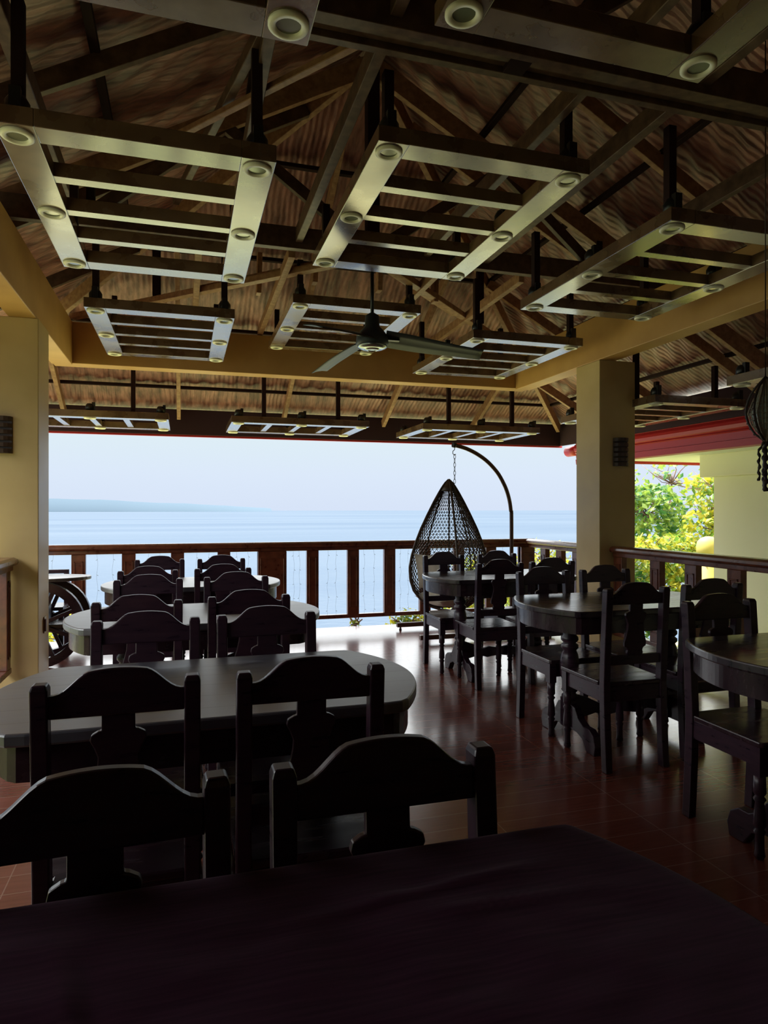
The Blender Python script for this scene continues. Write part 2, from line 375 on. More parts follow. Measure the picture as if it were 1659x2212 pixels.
# ------------------------------------------------------------ columns and concrete beams
CZ = 3.05
def column(x0, y0, label):
    t = thing('column', label, 'column', (x0+.19, y0+.19, 0))
    MB().box(-.19, .19, -.19, .19, 0, CZ-.4 if False else 2.64).build('shaft', COL, t, .006)
    return t
c_l = column(-1.375, 5.30, 'square mustard column at the left edge with an outlet low on its side')
c_r = column(3.63, 5.30, 'square mustard column standing between the right-hand railings')
mb = MB(); mb.box(-.01, 0, -.035, .035, -.06, .06)
ob = mb.build('power_outlet', OUTLET, None, .003); ob.location = (-.985, 5.50, .42); tag(ob, 'small cream power outlet low on the left column', 'power outlet')
s2 = MB().box(-.006, .006, -.012, .012, -.045, .045).build('rocker_switch', OUTD, ob, .002); s2.location = (.004, -.03, 0)

def cbeam(x0, x1, y0, y1, z0, label):
    o = MB().box(-(x1-x0)/2, (x1-x0)/2, -(y1-y0)/2, (y1-y0)/2, z0, CZ).build('concrete_beam', BEAM, None, .006)
    o.location = ((x0+x1)/2, (y0+y1)/2, 0); tag(o, label, 'beam')
cbeam(-1.19, 3.81, 6.92, 7.10, 2.655, 'long ochre beam across the far side of the room above the railing')
cbeam(3.63, 3.81, -3.5, 6.92, 2.64, 'ochre beam running over the right-hand column towards the viewer')
cbeam(-1.19, -1.01, -3.5, 6.92, 2.64, 'ochre beam running over the left-hand column')

def sconce(x, y, z, label):
    t = thing('wall_sconce', label, 'wall light', (x, y, z))
    MB().box(-.075, .075, -.012, 0, -.13, .13).build('back_plate', GREYSC, t, .003)
    for k in range(6):
        z0 = -.13+k*.0455
        mb = MB(); pts = []
        for i in range(9):
            a = PI*i/8; pts.append((-.075*math.cos(a), -.012-.05*math.sin(a)))
        n = 9
        zz0, zz1 = z0, z0+(.028 if 0 < k < 5 else .032)
        mb.prism(pts, lambda a, b: (a, b, zz0), lambda a, b: (a, b, zz1))
        mb.build('louver', GREYSC, t)
sconce(3.845, 5.30, 1.80, 'dark louvred wall light on the right-hand column')
sconce(-1.235, 5.30, 1.80, 'dark louvred wall light on the left-hand column')

# ------------------------------------------------------------ rafters, purlins, trusses
def timber(name, a, b, wd, ht, m, label, cat, group=None, up=(0, 0, 1)):
    a = Vector(a); b = Vector(b); c = (a+b)/2
    o = MB().bar(a-c, b-c, wd, ht, up).build(name, m, None, .003, 1); o.location = c
    return tag(o, label, cat, group)
RD = .10  # rafter depth
def rz(x, y, off=.115): return roof_z(x, y)-off
ORD = ['first', 'second', 'third', 'fourth', 'fifth', 'sixth', 'seventh', 'eighth']
for q_, x in enumerate((-1.35, -.06, 1.23, 2.57, 3.87)):
    yt = AY+abs(x-AX)+.05
    timber('rafter', (x, EY-.08, rz(x, EY-.08)), (x, yt, rz(x, yt)), .045, RD, RAFTER,
           'raw wooden rafter on the sea-facing roof slope, %s from the left' % ORD[q_], 'rafter', 'rafters on the sea-facing slope')
for q_, y in enumerate((7.7, 6.4, 5.1, 3.8, 2.5, 1.2, -.1)):
    for s in (-1, 1):
        xe = AX+s*(4.01-.08); xt = AX+s*(max(0, y-AY)+.05)
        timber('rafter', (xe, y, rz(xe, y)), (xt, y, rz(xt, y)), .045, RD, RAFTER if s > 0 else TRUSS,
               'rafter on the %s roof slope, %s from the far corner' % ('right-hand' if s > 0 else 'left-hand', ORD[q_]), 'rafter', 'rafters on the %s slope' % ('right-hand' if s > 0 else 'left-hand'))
for s in (-1, 1):
    timber('hip_rafter', (AX+s*3.9, AY+3.9, AZ-SL*3.9-.10), (AX+s*.05, AY+.05, AZ-SL*.05-.10), .05, .13, RAFTER,
           'hip rafter running down to the %s far corner of the roof' % ('right' if s > 0 else 'left'), 'rafter')
timber('ridge_board', (AX, YB, AZ-.1), (AX, AY, AZ-.1), .05, .16, TRUSS, 'ridge board along the top of the roof', 'ridge board')
for k, f_ in enumerate((.12, .34, .56, .78)):
    y = EY-4.01*f_; xh = 4.01*(1-f_)-.06; z = rz(AX, y, .045)
    timber('purlin', (AX-xh, y, z), (AX+xh, y, z), .05, .035, TDARK, 'dark purlin across the sea-facing roof slope, %s up from the eave' % ORD[k], 'purlin', 'purlins on the sea-facing slope')
    for s in (-1, 1):
        x = AX+s*4.01*(1-f_); yy = AY+4.01*(1-f_)-.06
        timber('purlin', (x, YB, z), (x, yy, z), .05, .035, TDARK, 'dark purlin along the %s roof slope, %s up from the eave' % ('right-hand' if s > 0 else 'left-hand', ORD[k]), 'purlin', 'purlins on the %s slope' % ('right-hand' if s > 0 else 'left-hand'))

def truss(y, label, npl=4):
    t = thing('roof_truss', label, 'roof truss', (AX, y, 3.1))
    for k in range(npl):
        yy = (k-(npl-1)/2)*.042
        MB().box(-3.0, 3.0, yy-.019, yy+.019, .012*(k % 3), .15+.012*(k % 2)).build('bottom_chord', TRUSS, t, .002, 1)
    def loc(x, z): return Vector((x, 0, z-3.1))
    for s in (-1, 1):
        MB().bar(loc(s*3.9, AZ-SL*3.9-.16), loc(s*.02, AZ-.17), .05, .14).build('top_chord', RAFTER, t, .002, 1)
        MB().bar(loc(s*.06, 3.2), loc(s*1.05, AZ-SL*1.05-.2), .045, .08).build('web', TRUSS, t, .002, 1)
        MB().bar(loc(s*1.9, 3.2), loc(s*1.05, AZ-SL*1.05-.2), .045, .08).build('web', TRUSS, t, .002, 1)
        MB().bar(loc(s*1.9, 3.2), loc(s*1.9, AZ-SL*1.9-.2), .05, .07, (0, 1, 0)).build('strut', TDARK, t, .002, 1)
    MB().bar(loc(0, 3.1), loc(0, AZ-.15), .09, .09, (0, 1, 0)).build('king_post', TDARK, t, .002, 1)
truss(2.50, 'nearest roof truss with a thick laminated bottom beam')
truss(4.73, 'farther roof truss that carries the ceiling fan', 3)
for q_, (x, wd) in enumerate(((-.675, .06), (.325, .05), (.77, .05), (1.72, .045), (2.19, .055), (3.11, .045))):
    timber('ceiling_joist', (x, -.4, 3.19), (x, 4.66, 3.19), wd, .10, TRUSS, 'long ceiling joist running towards the sea, %s from the left' % ORD[q_], 'joist', 'ceiling joists running towards the sea')
for q_, x in enumerate((.1, .75, 1.9, 2.6)):
    timber('tie_board', (x, 4.85, 3.14), (x, 7.0, 3.10), .05, .08, RAFTER, 'short raw tie board before the far beam, %s from the left' % ORD[q_], 'tie board', 'short tie boards before the far beam')
for s, lb in ((-1, 'left'), (1, 'right')):
    timber('hip_tie', (AX+s*.12, AY+.12, 3.13), (AX+s*2.35, AY+2.3, 3.12), .07, .05, RAFTER, 'pale doubled board running diagonally from the fan to the %s far corner' % lb, 'tie board')
    timber('hip_tie', (AX+s*.12, AY+.2, 3.17), (AX+s*1.2, AY+1.28, 3.165), .10, .04, RAFTER, 'short doubling board beside the diagonal tie, on the %s of the fan' % lb, 'tie board')
    timber('hip_post', (AX+s*1.55, AY+1.5, 3.15), (AX+s*1.55, AY+1.5, AZ-SL*1.55-.15), .07, .05, TDARK, 'dark post from the diagonal tie to the %s hip' % lb, 'post', up=(0, 1, 0))
# sloping braces seen between the near truss and the far truss
timber('roof_brace', (.33, 2.62, 3.22), (-.05, 4.60, 3.30), .04, .06, TRUSS, 'slim brace left of the diagonal boards over the near left light panel', 'brace')
timber('roof_brace', (.68, 2.62, 3.16), (-.02, 3.60, 3.20), .035, .03, RAFTER, 'slim pale diagonal brace above the gap between the two near light panels', 'brace')
for k, (x, y) in enumerate(((.6, 5.3), (1.0, 4.9), (1.55, 4.95), (2.1, 5.1))):
    timber('splice_board', (x, y+.4, 3.08), (x+.01, y+.4, 3.42+.05*k), .04, .09, RAFTER, 'short raw board nailed upright near the far truss, %s from the left' % ORD[k], 'splice board', 'upright nailed boards near the far truss', up=(0, 1, 0))

# eave boards, red drip edge, red gutter
o = MB().box(-3.98, 3.98, -.02, .02, 0, .312).build('fascia_board', EAVEM, None, .003); o.location = (AX, EY-.03, EZ); tag(o, 'deep dark fascia board along the far eave above the sea view', 'fascia board')
o = MB().box(-.02, .02, -6.14, 6.14, 0, .312).build('fascia_board', EAVEM, None, .003); o.location = (EX1-.03, 2.55, EZ); tag(o, 'deep dark fascia board along the right-hand eave behind the gutter', 'fascia board')
o = MB().box(-4.02, 4.02, -.015, .025, -.022, .004).build('drip_edge', RED, None, .003); o.location = (AX, EY, EZ); tag(o, 'thin red metal edge along the far eave', 'drip edge')
prof = [(0, 0), (-.012, -.03), (-.005, -.04), (-.02, -.045), (-.035, -.07), (-.04, -.10), (-.03, -.135), (-.008, -.155), (-.02, -.165), (-.005, -.175), (.004, -.25), (-.008, -.255), (0, -.325), (.15, -.325), (.19, -.28), (.2, 0)]
mb = MB(); mb.prism(prof, lambda a, b: (a, -11.95/2, b), lambda a, b: (a, 11.95/2, b))
o = mb.build('roof_gutter', RED); o.location = (EX1, 2.37, EZ+.03); tag(o, 'deep glossy red gutter along the right-hand eave', 'gutter')
for p in o.data.polygons: p.use_smooth = False
for yy in (1.15, 4.6):
    j = MB().box(-.047, .2, -.008, .008, -.332, .0).build('gutter_joint', RED, o); j.location = (0, yy-2.37, 0)
mb = MB(); mb.tube([(0, 0, 0), (0, .3, .0)], .075, 16)
o = mb.build('gutter_end', RED); o.location = (5.40, 8.36, 2.115); tag(o, 'rounded red gutter end at the far right roof corner', 'gutter end')

# ------------------------------------------------------------ hanging light panels
def make_panel():
    W2, L2, T = .52, .775, .07
    t = thing('hanging_light_frame', '', 'ceiling light')
    for s in (-1, 1):
        MB().box(s*W2, s*(W2-.14), -L2, L2, 0, T).build('side_rail', PANEL, t, .003)
    for s in (-1, 1):
        MB().box(-W2+.14, W2-.14, s*L2, s*(L2-.125), .001, T).build('end_bar', PANEL, t, .003)
    for k in (-1, 0, 1):
        y = k*.34
        MB().box(-W2+.13, W2-.13, y-.032, y+.032, .008, T).build('slat', PANEL, t, .002)
    for sx in (-1, 1):
        for y in (-L2+.08, 0, L2-.08):
            mb = MB(); mb.lathe([(.036, -.001), (.040, -.012), (.055, -.012), (.061, -.007), (.061, .003), (.036, .003)], 28, cap=False)
            d = mb.build('downlight', RING, t); d.location = (sx*(W2-.07), y, 0)
            MB().lathe([(.002, .0), (.02, -.001), (.037, -.0035)], 24).build('lens', LENS, d)
            mb = MB(); mb.lathe([(.045, 0), (.045, .05), (.03, .075), (.0, .08)], 14)
            mb.box(-.02, .02, -.05, -.02, .0, .09)
            dr = mb.build('lamp_housing', BLACK, t); dr.location = (sx*(W2-.07), y, T)
    return t
PZ = {}
panel0 = make_panel()
specs = [  # x, y, z, rot, hanger inset, label
 (-.156, 1.27, 2.70, 0, 'top left light panel, only its brown corner and one downlight in view'),
 (1.30, 1.27, 2.85, 0, 'top right light panel with bright blue glare on its corner'),
 (-.156, 3.537, 2.70, 0, 'hanging light panel nearest on the left, above the left column'),
 (1.32, 3.537, 2.86, 0, 'middle hanging light panel of the nearer row of three, in front of the fan'),
 (2.82, 3.537, 2.70, 0, 'hanging light panel at the right of the nearer row, beside the right-hand beam'),
 (-.156, 5.895, 2.70, 0, 'hanging light panel at the left of the row just before the far beam'),
 (1.32, 5.895, 2.86, 0, 'hanging light panel directly behind the fan blades'),
 (2.82, 5.895, 2.70, 0, 'hanging light panel just left of the right-hand column'),
 (-.93, 7.96, 2.22, 1, 'light panel under the far eave beside the left column'),
 (1.27, 7.96, 2.22, 1, 'light panel in the middle under the far eave'),
 (3.47, 7.96, 2.22, 1, 'light panel under the far eave above the hanging egg chair'),
 (4.50, 5.76, 2.22, 0, 'light panel outside the right-hand beam behind the column'),
 (4.50, 3.40, 2.22, 0, 'light panel under the right-hand eave at the right edge'),
]
panels = []
for i, (x, y, z, r, lb) in enumerate(specs):
    if i == 0: t = panel0; t.location = (x, y, z); t['label'] = lb
    else: t = dup(panel0, (x, y, z), r*PI/2, lb)
    t['group'] = 'hanging wooden light panels'
    panels.append(t)
for t, (x, y, z, r, lb) in zip(panels, specs):
    for sx in ((-1,) if r else (-1, 1)):
        for sy in (-1, 1):
            lx, ly = sx*.45, sy*(.42 if z < 2.5 else .68)
            wx, wy = (x+lx, y+ly) if not r else (x-ly, y+lx)
            top = min(3.22, roof_z(wx, wy)-.03) if z > 2.5 else roof_z(wx, wy)-.03
            h = MB().box(-.022, .022, -.022, .022, .06, top-z).build('hanger', TDARK, t); h.location = (lx, ly, 0)

# ------------------------------------------------------------ ceiling fan
fan = thing('ceiling_fan', 'dark three-bladed ceiling fan hanging in the middle of the room', 'ceiling fan', (1.32, 4.73, 2.49))
MB().tube([(0, 0, .14), (0, 0, .62)], .013, 12).build('rod', BLACK, fan)
MB().lathe([(.03, .56), (.05, .58), (.06, .62), (.06, .64)], 24).build('canopy', BLACK, fan)
MB().lathe([(.02, .22), (.05, .20), (.055, .12), (.085, .09), (.115, .05), (.12, .0), (.11, -.02)], 32).build('motor', FANM, fan)
MB().lathe([(.112, -.012), (.105, -.034), (.07, -.045), (.055, -.042), (.05, -.05), (.03, -.055), (.028, -.048), (.012, -.052), (.0, -.052)], 32).build('ring_cap', FANRING, fan)
for ang in (3.8-16.6, 3.8-16.6+120, 3.8-16.6+240):
    a = math.radians(ang); mb = MB(); rows = 16
    for i in range(rows+1):
        t = i/rows; r = .10+t*.71
        wd = .19-.045*t+.02*math.sin(PI*min(1, t*1.4)); off = .012*math.sin(PI*t); drop = .03-.105*t
        pitch = -math.radians(22-8*t)
        for q in (-1, -.35, .35, 1):
            lx, ly = r, off+q*wd/2; lz = drop+math.sin(pitch)*q*wd/2+.010*(1-q*q)
            for th in (0, .006): mb.v.append((lx*math.cos(a)-ly*math.sin(a), lx*math.sin(a)+ly*math.cos(a), lz+th))
    for i in range(rows):
        for q in range(3):
            b = i*8+q*2; mb.f.append([b, b+2, b+10, b+8]); mb.f.append([b+1, b+9, b+11, b+3]); mb.sm += [True, True]
        for q in (0, 3): b = i*8+q*2; mb.f.append([b, b+8, b+9, b+1]); mb.sm.append(False)
    for b in (0, rows*8):
        for q in range(3): mb.f.append([b+q*2, b+q*2+1, b+q*2+3, b+q*2+2]); mb.sm.append(False)
    mb.build('blade', FANM, fan)
    m2 = MB(); m2.bar((.07*math.cos(a), .07*math.sin(a), .03), (.2*math.cos(a), .2*math.sin(a), .022), .05, .012); m2.build('blade_bracket', BLACK, fan, .003)

# ------------------------------------------------------------ railings
def railing(p0, p1, posts, label, wall_side=1, wide=()):
    """posts: distances along p0->p1 of baluster centres, each (s, width)"""
    p0 = Vector((*p0, 0)); p1 = Vector((*p1, 0)); d = (p1-p0); ln = d.length; a = math.atan2(d.y, d.x)
    t = thing('railing', label, 'railing', p0, a)
    mb = MB(); pr = [(-.065, .885), (-.075, .90), (-.07, .925), (-.045, .938), (.045, .938), (.07, .925), (.075, .90), (.065, .885)]
    mb.prism(pr, lambda y, z: (0, y, z), lambda y, z: (ln, y, z)); mb.build('handrail', RAIL, t, .004)
    MB().box(0, ln, -.04, .04, .845, .885).build('under_rail', RAIL, t, .006)
    MB().box(0, ln, -.03, .03, .125, .165).build('bottom_rail', RAIL, t, .005)
    for s, wd in posts:
        b = MB(); b.box(-wd/2, wd/2, -.028, .028, .165, .845)
        lo = .0 if wd > .16 else .165
        if wd > .16: b.box(-wd/2, wd/2, -.05, .05, 0, .845)
        pp = b.build('baluster' if wd < .16 else 'post', RAIL, t, .004); pp.location = (s, 0, 0)
        fr = MB(); w2 = wd/2-.022
        yo = -.034 if wd < .16 else -.056
        for sg in (1, -1):
            y0, y1 = (sg*yo, sg*(yo+.008))
            for (xa, xb, za, zb) in ((-w2, -w2+.012, .24, .78), (w2-.012, w2, .24, .78), (-w2, w2, .24, .252), (-w2, w2, .768, .78)):
                fr.box(xa, xb, min(y0, y1), max(y0, y1), za, zb)
        fr.build('panel_moulding', RAIL, pp, .002, 1)
    return t
FY = 6.93
fx = [-1.85, -1.41, -.955, -.51, -.06, .385, 1.285, 1.72, 2.125, 2.53, 2.93, 3.32]
posts = [(x+2.3, .125) for x in fx]+[(.865+2.3, .29), (.04, .17), (3.77+2.3, .17)]
railing((-2.3, FY), (3.86, FY), posts, 'long red-brown wooden railing facing the sea behind the dining tables')
# right side, beyond the column (from the far corner towards the viewer)
railing((3.79, 6.84), (3.79, 5.70), [(.30, .11), (.62, .11), (.93, .11)], 'short railing between the far corner and the right-hand column')
railing((3.79, 5.28), (3.79, .22), [(.06, .12), (.56, .125), (.97, .125), (1.40, .125), (1.84, .125), (2.28, .125), (2.72, .125), (3.16, .125), (3.6, .125), (4.04, .125), (4.48, .125), (4.88, .125)], 'reddish railing running from the right-hand column towards the viewer')
railing((-1.19, 1.22), (-1.19, 5.27), [(3.98, .10), (3.54, .12), (3.10, .12), (2.66, .12), (2.2, .12), (1.7, .12), (1.25, .12), (.8, .12), (.3, .12)], 'end of a wooden railing meeting the left column')
railing((-2.3, 5.4), (-2.3, 6.84), [(.4, .12), (.85, .12)], 'side railing out of sight beyond the left column') if False else None

# strings of tiny lights hanging inside the sea-facing railing
rnd = random.Random(3)
for x in (-1.19, -.80, -.66, -.33, -.22, .12, .24, .52, .63, 1.10, 1.16, 1.46, 1.55, 1.86, 1.97, 2.27, 2.36, 3.05, 3.18, 3.5):
    mb = MB(); pts = []
    for k in range(15):
        pts.append((.006*math.sin(k*1.3+x*9), .004*math.cos(k*1.7), .84-.69*k/14))
    mb.tube(pts, .0009, 4)
    o = mb.build('light_string', GLASSL); o.location = (x, FY+.055, 0)
    tag(o, 'thin string of tiny lights hanging in the sea-facing railing', 'light string', 'strings of tiny lights in the railing')
    mb = MB()
    for k in range(1, 14, 3):
        p = Vector(pts[k]); d = Vector((rnd.choice((-1, 1))*.014, 0, -.008)); mb.tube([p, p+d], .0018, 5)
    mb.build('bulbs', GLASSL, o)

# ------------------------------------------------------------ dining chair
def lathe_leg(h, r):
    return [(r*.62, 0), (r*.95, .012), (r*.8, .03), (r*.75, .10*h/.36), (r*1.05, .115*h/.36), (r*.7, .125*h/.36), (r*1.08, .14*h/.36),
            (r*1.0, .19*h/.36), (r*.72, .235*h/.36), (r*1.1, .25*h/.36), (r*.7, .262*h/.36), (r*1.1, .276*h/.36), (r, h)]
def make_chair():
    t = thing('dining_chair', '', 'chair')
    W = .162  # post centre offset
    def yb(z):  # rear posts lean
        return -.028*max(0, (z-.42)/.47)**1.2-.02*max(0, (.42-z)/.42)**1.4
    for s in (-1, 1):
        mb = MB(); zs = [0, .14, .28, .42, .58, .74, .881, .893]
        ring = []
        for i, z in enumerate(zs):
            hw, hd = (.0185, .021) if i < 7 else (.0145, .017)
            y = yb(z); ring.append([(s*W-hw, y-hd, z), (s*W+hw, y-hd, z), (s*W+hw, y+hd, z), (s*W-hw, y+hd, z)])
        for r in ring: mb.v += r
        for i in range(len(zs)-1):
            for k in range(4): l = (k+1) % 4; mb.f.append([i*4+k, i*4+l, i*4+4+l, i*4+4+k]); mb.sm.append(False)
        mb.f.append([0, 1, 2, 3]); mb.f.append([len(mb.v)-4+k for k in range(4)]); mb.sm += [False, False]
        mb.build('rear_post', DARK, t, .004)
    # crest board
    x0 = W-.016; pts = [(-x0, .812), (x0, .812)]
    n = 28
    for i in range(n+1):
        u = 1-2*i/n; au = abs(u)
        if au < .36: z = .921-.004*(au/.36)**2
        else:
            k = (au-.36)/.64; z = .917-.052*(0.5-0.5*math.cos(PI*min(1, k*1.08)))
        pts.append((u*x0, z))
    mb = MB(); mb.prism(pts, lambda x, z: (x, yb(z)-.011, z), lambda x, z: (x, yb(z)+.011, z)); mb.build('crest_rail', DARK, t, .004)
    # vase splat
    half = [(.036, .816), (.036, .778), (.044, .776), (.058, .768), (.061, .755), (.052, .738), (.044, .715), (.046, .69), (.054, .655), (.062, .625), (.061, .604), (.046, .596), (.042, .585), (.046, .572), (.040, .556)]
    pts = [(a, b) for a, b in half]+[(-a, b) for a, b in half[::-1]]
    mb = MB(); mb.prism(pts, lambda x, z: (x, yb(z)-.008, z), lambda x, z: (x, yb(z)+.008, z)); mb.build('splat', DARK, t, .003)
    MB().box(-W, W, -.016, .008, .515, .560).build('lower_back_rail', DARK, t, .003)
    # seat
    mb = MB(); D = .36
    pts = [(-.146, -.018), (.146, -.018), (.146, .028), (.182, .028), (.188, D), (.180, D+.012), (-.180, D+.012), (-.188, D), (-.182, .028), (-.146, .028)]
    mb.prism(pts, lambda x, y: (x, y, .412), lambda x, y: (x, y, .434)); mb.build('seat', SEAT, t, .005)
    mb = MB(); mb.box(-W+.01, W-.01, D-.03, D-.008, .335, .412); mb.box(-W, W, -.012, .012, .335, .412)
    for s in (-1, 1): mb.box(s*W-.011, s*W+.011, .01, D-.01, .335, .412)
    mb.build('seat_frame', DARK, t, .003)
    for s in (-1, 1):
        mb = MB(); mb.lathe(lathe_leg(.315, .0205), 16, (s*W, D-.022, 0)); mb.box(s*W-.021, s*W+.021, D-.043, D-.001, .305, .412)
        mb.build('front_leg', DARK, t)
    return t
chair0 = make_chair()
GL = 'dark carved dining chairs at the bare oblong tables'
chairs = [
 (-.115, .975, 1, 'dark dining chair behind the clothed table, cut off by the left edge'),
 (.305, .985, 1, 'dark carved dining chair directly behind the middle of the clothed table'),
 (-.143, 1.665, 0, 'left chair on the near side of the largest bare table, back to the viewer'),
 (.300, 1.65, 0, 'right chair on the near side of the largest bare table, back to the viewer'),
 (-.125, 2.47, 1, 'left chair on the far side of the largest bare table'),
 (.295, 2.48, 1, 'right chair on the far side of the largest bare table'),
 (-.185, 3.02, 0, 'left chair on the near side of the second left-hand table'),
 (.280, 3.07, 0, 'right chair on the near side of the second left-hand table'),
 (-.185, 3.87, 1, 'left chair on the far side of the second left-hand table'),
 (.287, 3.89, 1, 'right chair on the far side of the second left-hand table'),
 (-.215, 4.49, 0, 'left chair on the near side of the left-hand table closest to the sea'),
 (.245, 4.52, 0, 'right chair on the near side of the left-hand table closest to the sea'),
 (-.175, 5.38, 1, 'left chair of the pair closest to the sea railing in the left row'),
 (.280, 5.34, 1, 'right chair of the pair closest to the sea railing in the left row'),
 (2.08, 5.21, 1, 'chair in front of the hanging egg chair, left on the far side of its table'),
 (2.59, 5.25, 1, 'chair below the curved swing pole, right on the far side of its table'),
 (2.16, 4.38, 0, 'chair seen from behind with its seat pushed under the table by the egg chair'),
 (2.605, 4.42, 0, 'chair on the near side of the egg chair table, half hidden left of the column'),
 (2.14, 3.69, 1, 'chair on the far side of the middle right-hand table, at its left end'),
 (2.59, 3.70, 1, 'chair just below the right-hand column, far side of the middle right-hand table'),
 (2.13, 2.83, 0, 'left chair on the near side of the middle right-hand table, whole back visible'),
 (2.62, 2.87, 0, 'chair in front of the right-hand railing, right on the near side of the middle table'),
 (2.18, 2.30, 1, 'chair at the right edge with its seat under the nearest right-hand table'),
]
for i, (x, y, r, lb) in enumerate(chairs):
    if i == 0: t = chair0; t.location = (x, y, 0); t.rotation_euler = (0, 0, r*PI); t['label'] = lb
    else: t = dup(chair0, (x, y, 0), r*PI+rnd.uniform(-.02, .02), lb)
    t['group'] = 'dark carved dining chairs'
chair0.rotation_euler[2] = PI+.05

# ------------------------------------------------------------ oblong tables
def outline(hx, bulge, hy, n=14, soft=1.0):
    pts = []
    def end(s):
        return [(s*(hx+bulge*(1-(k/n)**2)), s*hy*k/n) for k in range(-n, n+1)]
    a = end(1); b = end(-1)
    # soften corners
    out = a+b
    res = []
    m = len(out)
    for i, p in enumerate(out):
        q = out[(i+1) % m]; r = out[i-1]
        dq = math.dist(p, q); dr = math.dist(p, r)
        if dq > .4 or dr > .4:
            far, near = (q, r) if dq > dr else (r, q)
            f1 = (p[0]+(far[0]-p[0])*.05*soft/max(dq, dr), p[1]); n1 = (p[0]+(near[0]-p[0])*.9*soft, p[1]+(near[1]-p[1])*.9*soft)
            mid = (p[0]*.55+(f1[0]+n1[0])*.225, p[1]*.55+(f1[1]+n1[1])*.225)
            seq = [n1, mid, f1] if dq > dr else [f1, mid, n1]
            res += seq
        else: res.append(p)
    return res
def make_table(top):
    t = thing('dining_table', '', 'table')
    o1 = outline(.485, .12, .345)
    mb = MB(); mb.prism(o1, lambda x, y: (x, y, .733), lambda x, y: (x, y, .765)); mb.build('tabletop', top, t, .006)
    o2 = [(x*.96, y*.935) for x, y in o1]; o3 = [(x*.93, y*.885) for x, y in o1]; n = len(o2)
    mb = MB(); vs = [(x, y, z) for z in (.645, .733) for x, y in o2]+[(x, y, z) for z in (.645, .733) for x, y in o3]
    fs = []
    for i in range(n):
        j = (i+1) % n
        fs += [[i, j, n+j, n+i], [2*n+j, 2*n+i, 3*n+i, 3*n+j], [j, i, 2*n+i, 2*n+j], [n+i, n+j, 3*n+j, 3*n+i]]
    mb.add(vs, fs); mb.build('apron', SEAT, t)
    for s in (-1, 1):
        x = s*.327
        prof = [(.034, .10), (.034, .22), (.044, .235), (.044, .25), (.032, .262), (.046, .28), (.034, .295), (.036, .31), (.050, .36), (.054, .42), (.046, .475),
                (.036, .50), (.048, .512), (.048, .528), (.034, .54), (.048, .555), (.048, .57), (.036, .585), (.040, .62), (.044, .64)]
        mb = MB(); mb.lathe(prof, 20, (x, 0, 0)); mb.box(x-.045, x+.045, -.045, .045, .62, .733); mb.box(x-.036, x+.036, -.036, .036, .08, .235)
        mb.build('pedestal', DARK, t)
        half = [(.0, .075), (.10, .075), (.15, .055), (.19, .0), (.26, .0), (.272, .05), (.255, .10), (.215, .125), (.165, .125), (.12, .15), (.085, .20), (.0, .215)]
        pts = half+[(-a, b) for a, b in half[::-1] if a > 0]
        mb = MB(); mb.prism(pts, lambda y, z: (x-.021, y, z), lambda y, z: (x+.021, y, z)); mb.build('scroll_foot', DARK, t, .004)
    half = [(0, .19), (.08, .205), (.14, .19), (.20, .22), (.28, .25), (.325, .245), (.325, .15), (.26, .12), (.17, .14), (.10, .12), (0, .135)]
    top = [(-a, b) for a, b in half[:6]][::-1]+half[1:6]; bot = half[6:][:]+[(-a, b) for a, b in half[6:-1]][::-1]
    mb = MB(); mb.prism(top+bot, lambda x, z: (x, -.014, z), lambda x, z: (x, .014, z)); mb.build('stretcher', DARK, t, .003)
    return t
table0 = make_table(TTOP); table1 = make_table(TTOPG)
tabs = [(.085, .60, 'oblong table hidden under the dark maroon cloth at the bottom'),
        (.085, 2.05, 'largest bare oblong dark table in the left row, with empty plank top'),
        (.065, 3.46, 'second bare oblong table of the left row, pale sky reflected on its top'),
        (.065, 4.93, 'bare oblong table of the left row closest to the sea railing'),
        (2.375, 4.81, 'dark oblong table beside the hanging egg chair'),
        (2.375, 3.27, 'middle dark oblong table of the right row, turned pedestal showing'),
        (2.40, 1.88, 'nearest dark table of the right row, cut off by the right edge')]
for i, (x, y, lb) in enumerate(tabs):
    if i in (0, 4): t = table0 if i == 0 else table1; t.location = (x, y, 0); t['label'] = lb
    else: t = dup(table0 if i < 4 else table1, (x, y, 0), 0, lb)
    t['group'] = 'oblong dining tables'

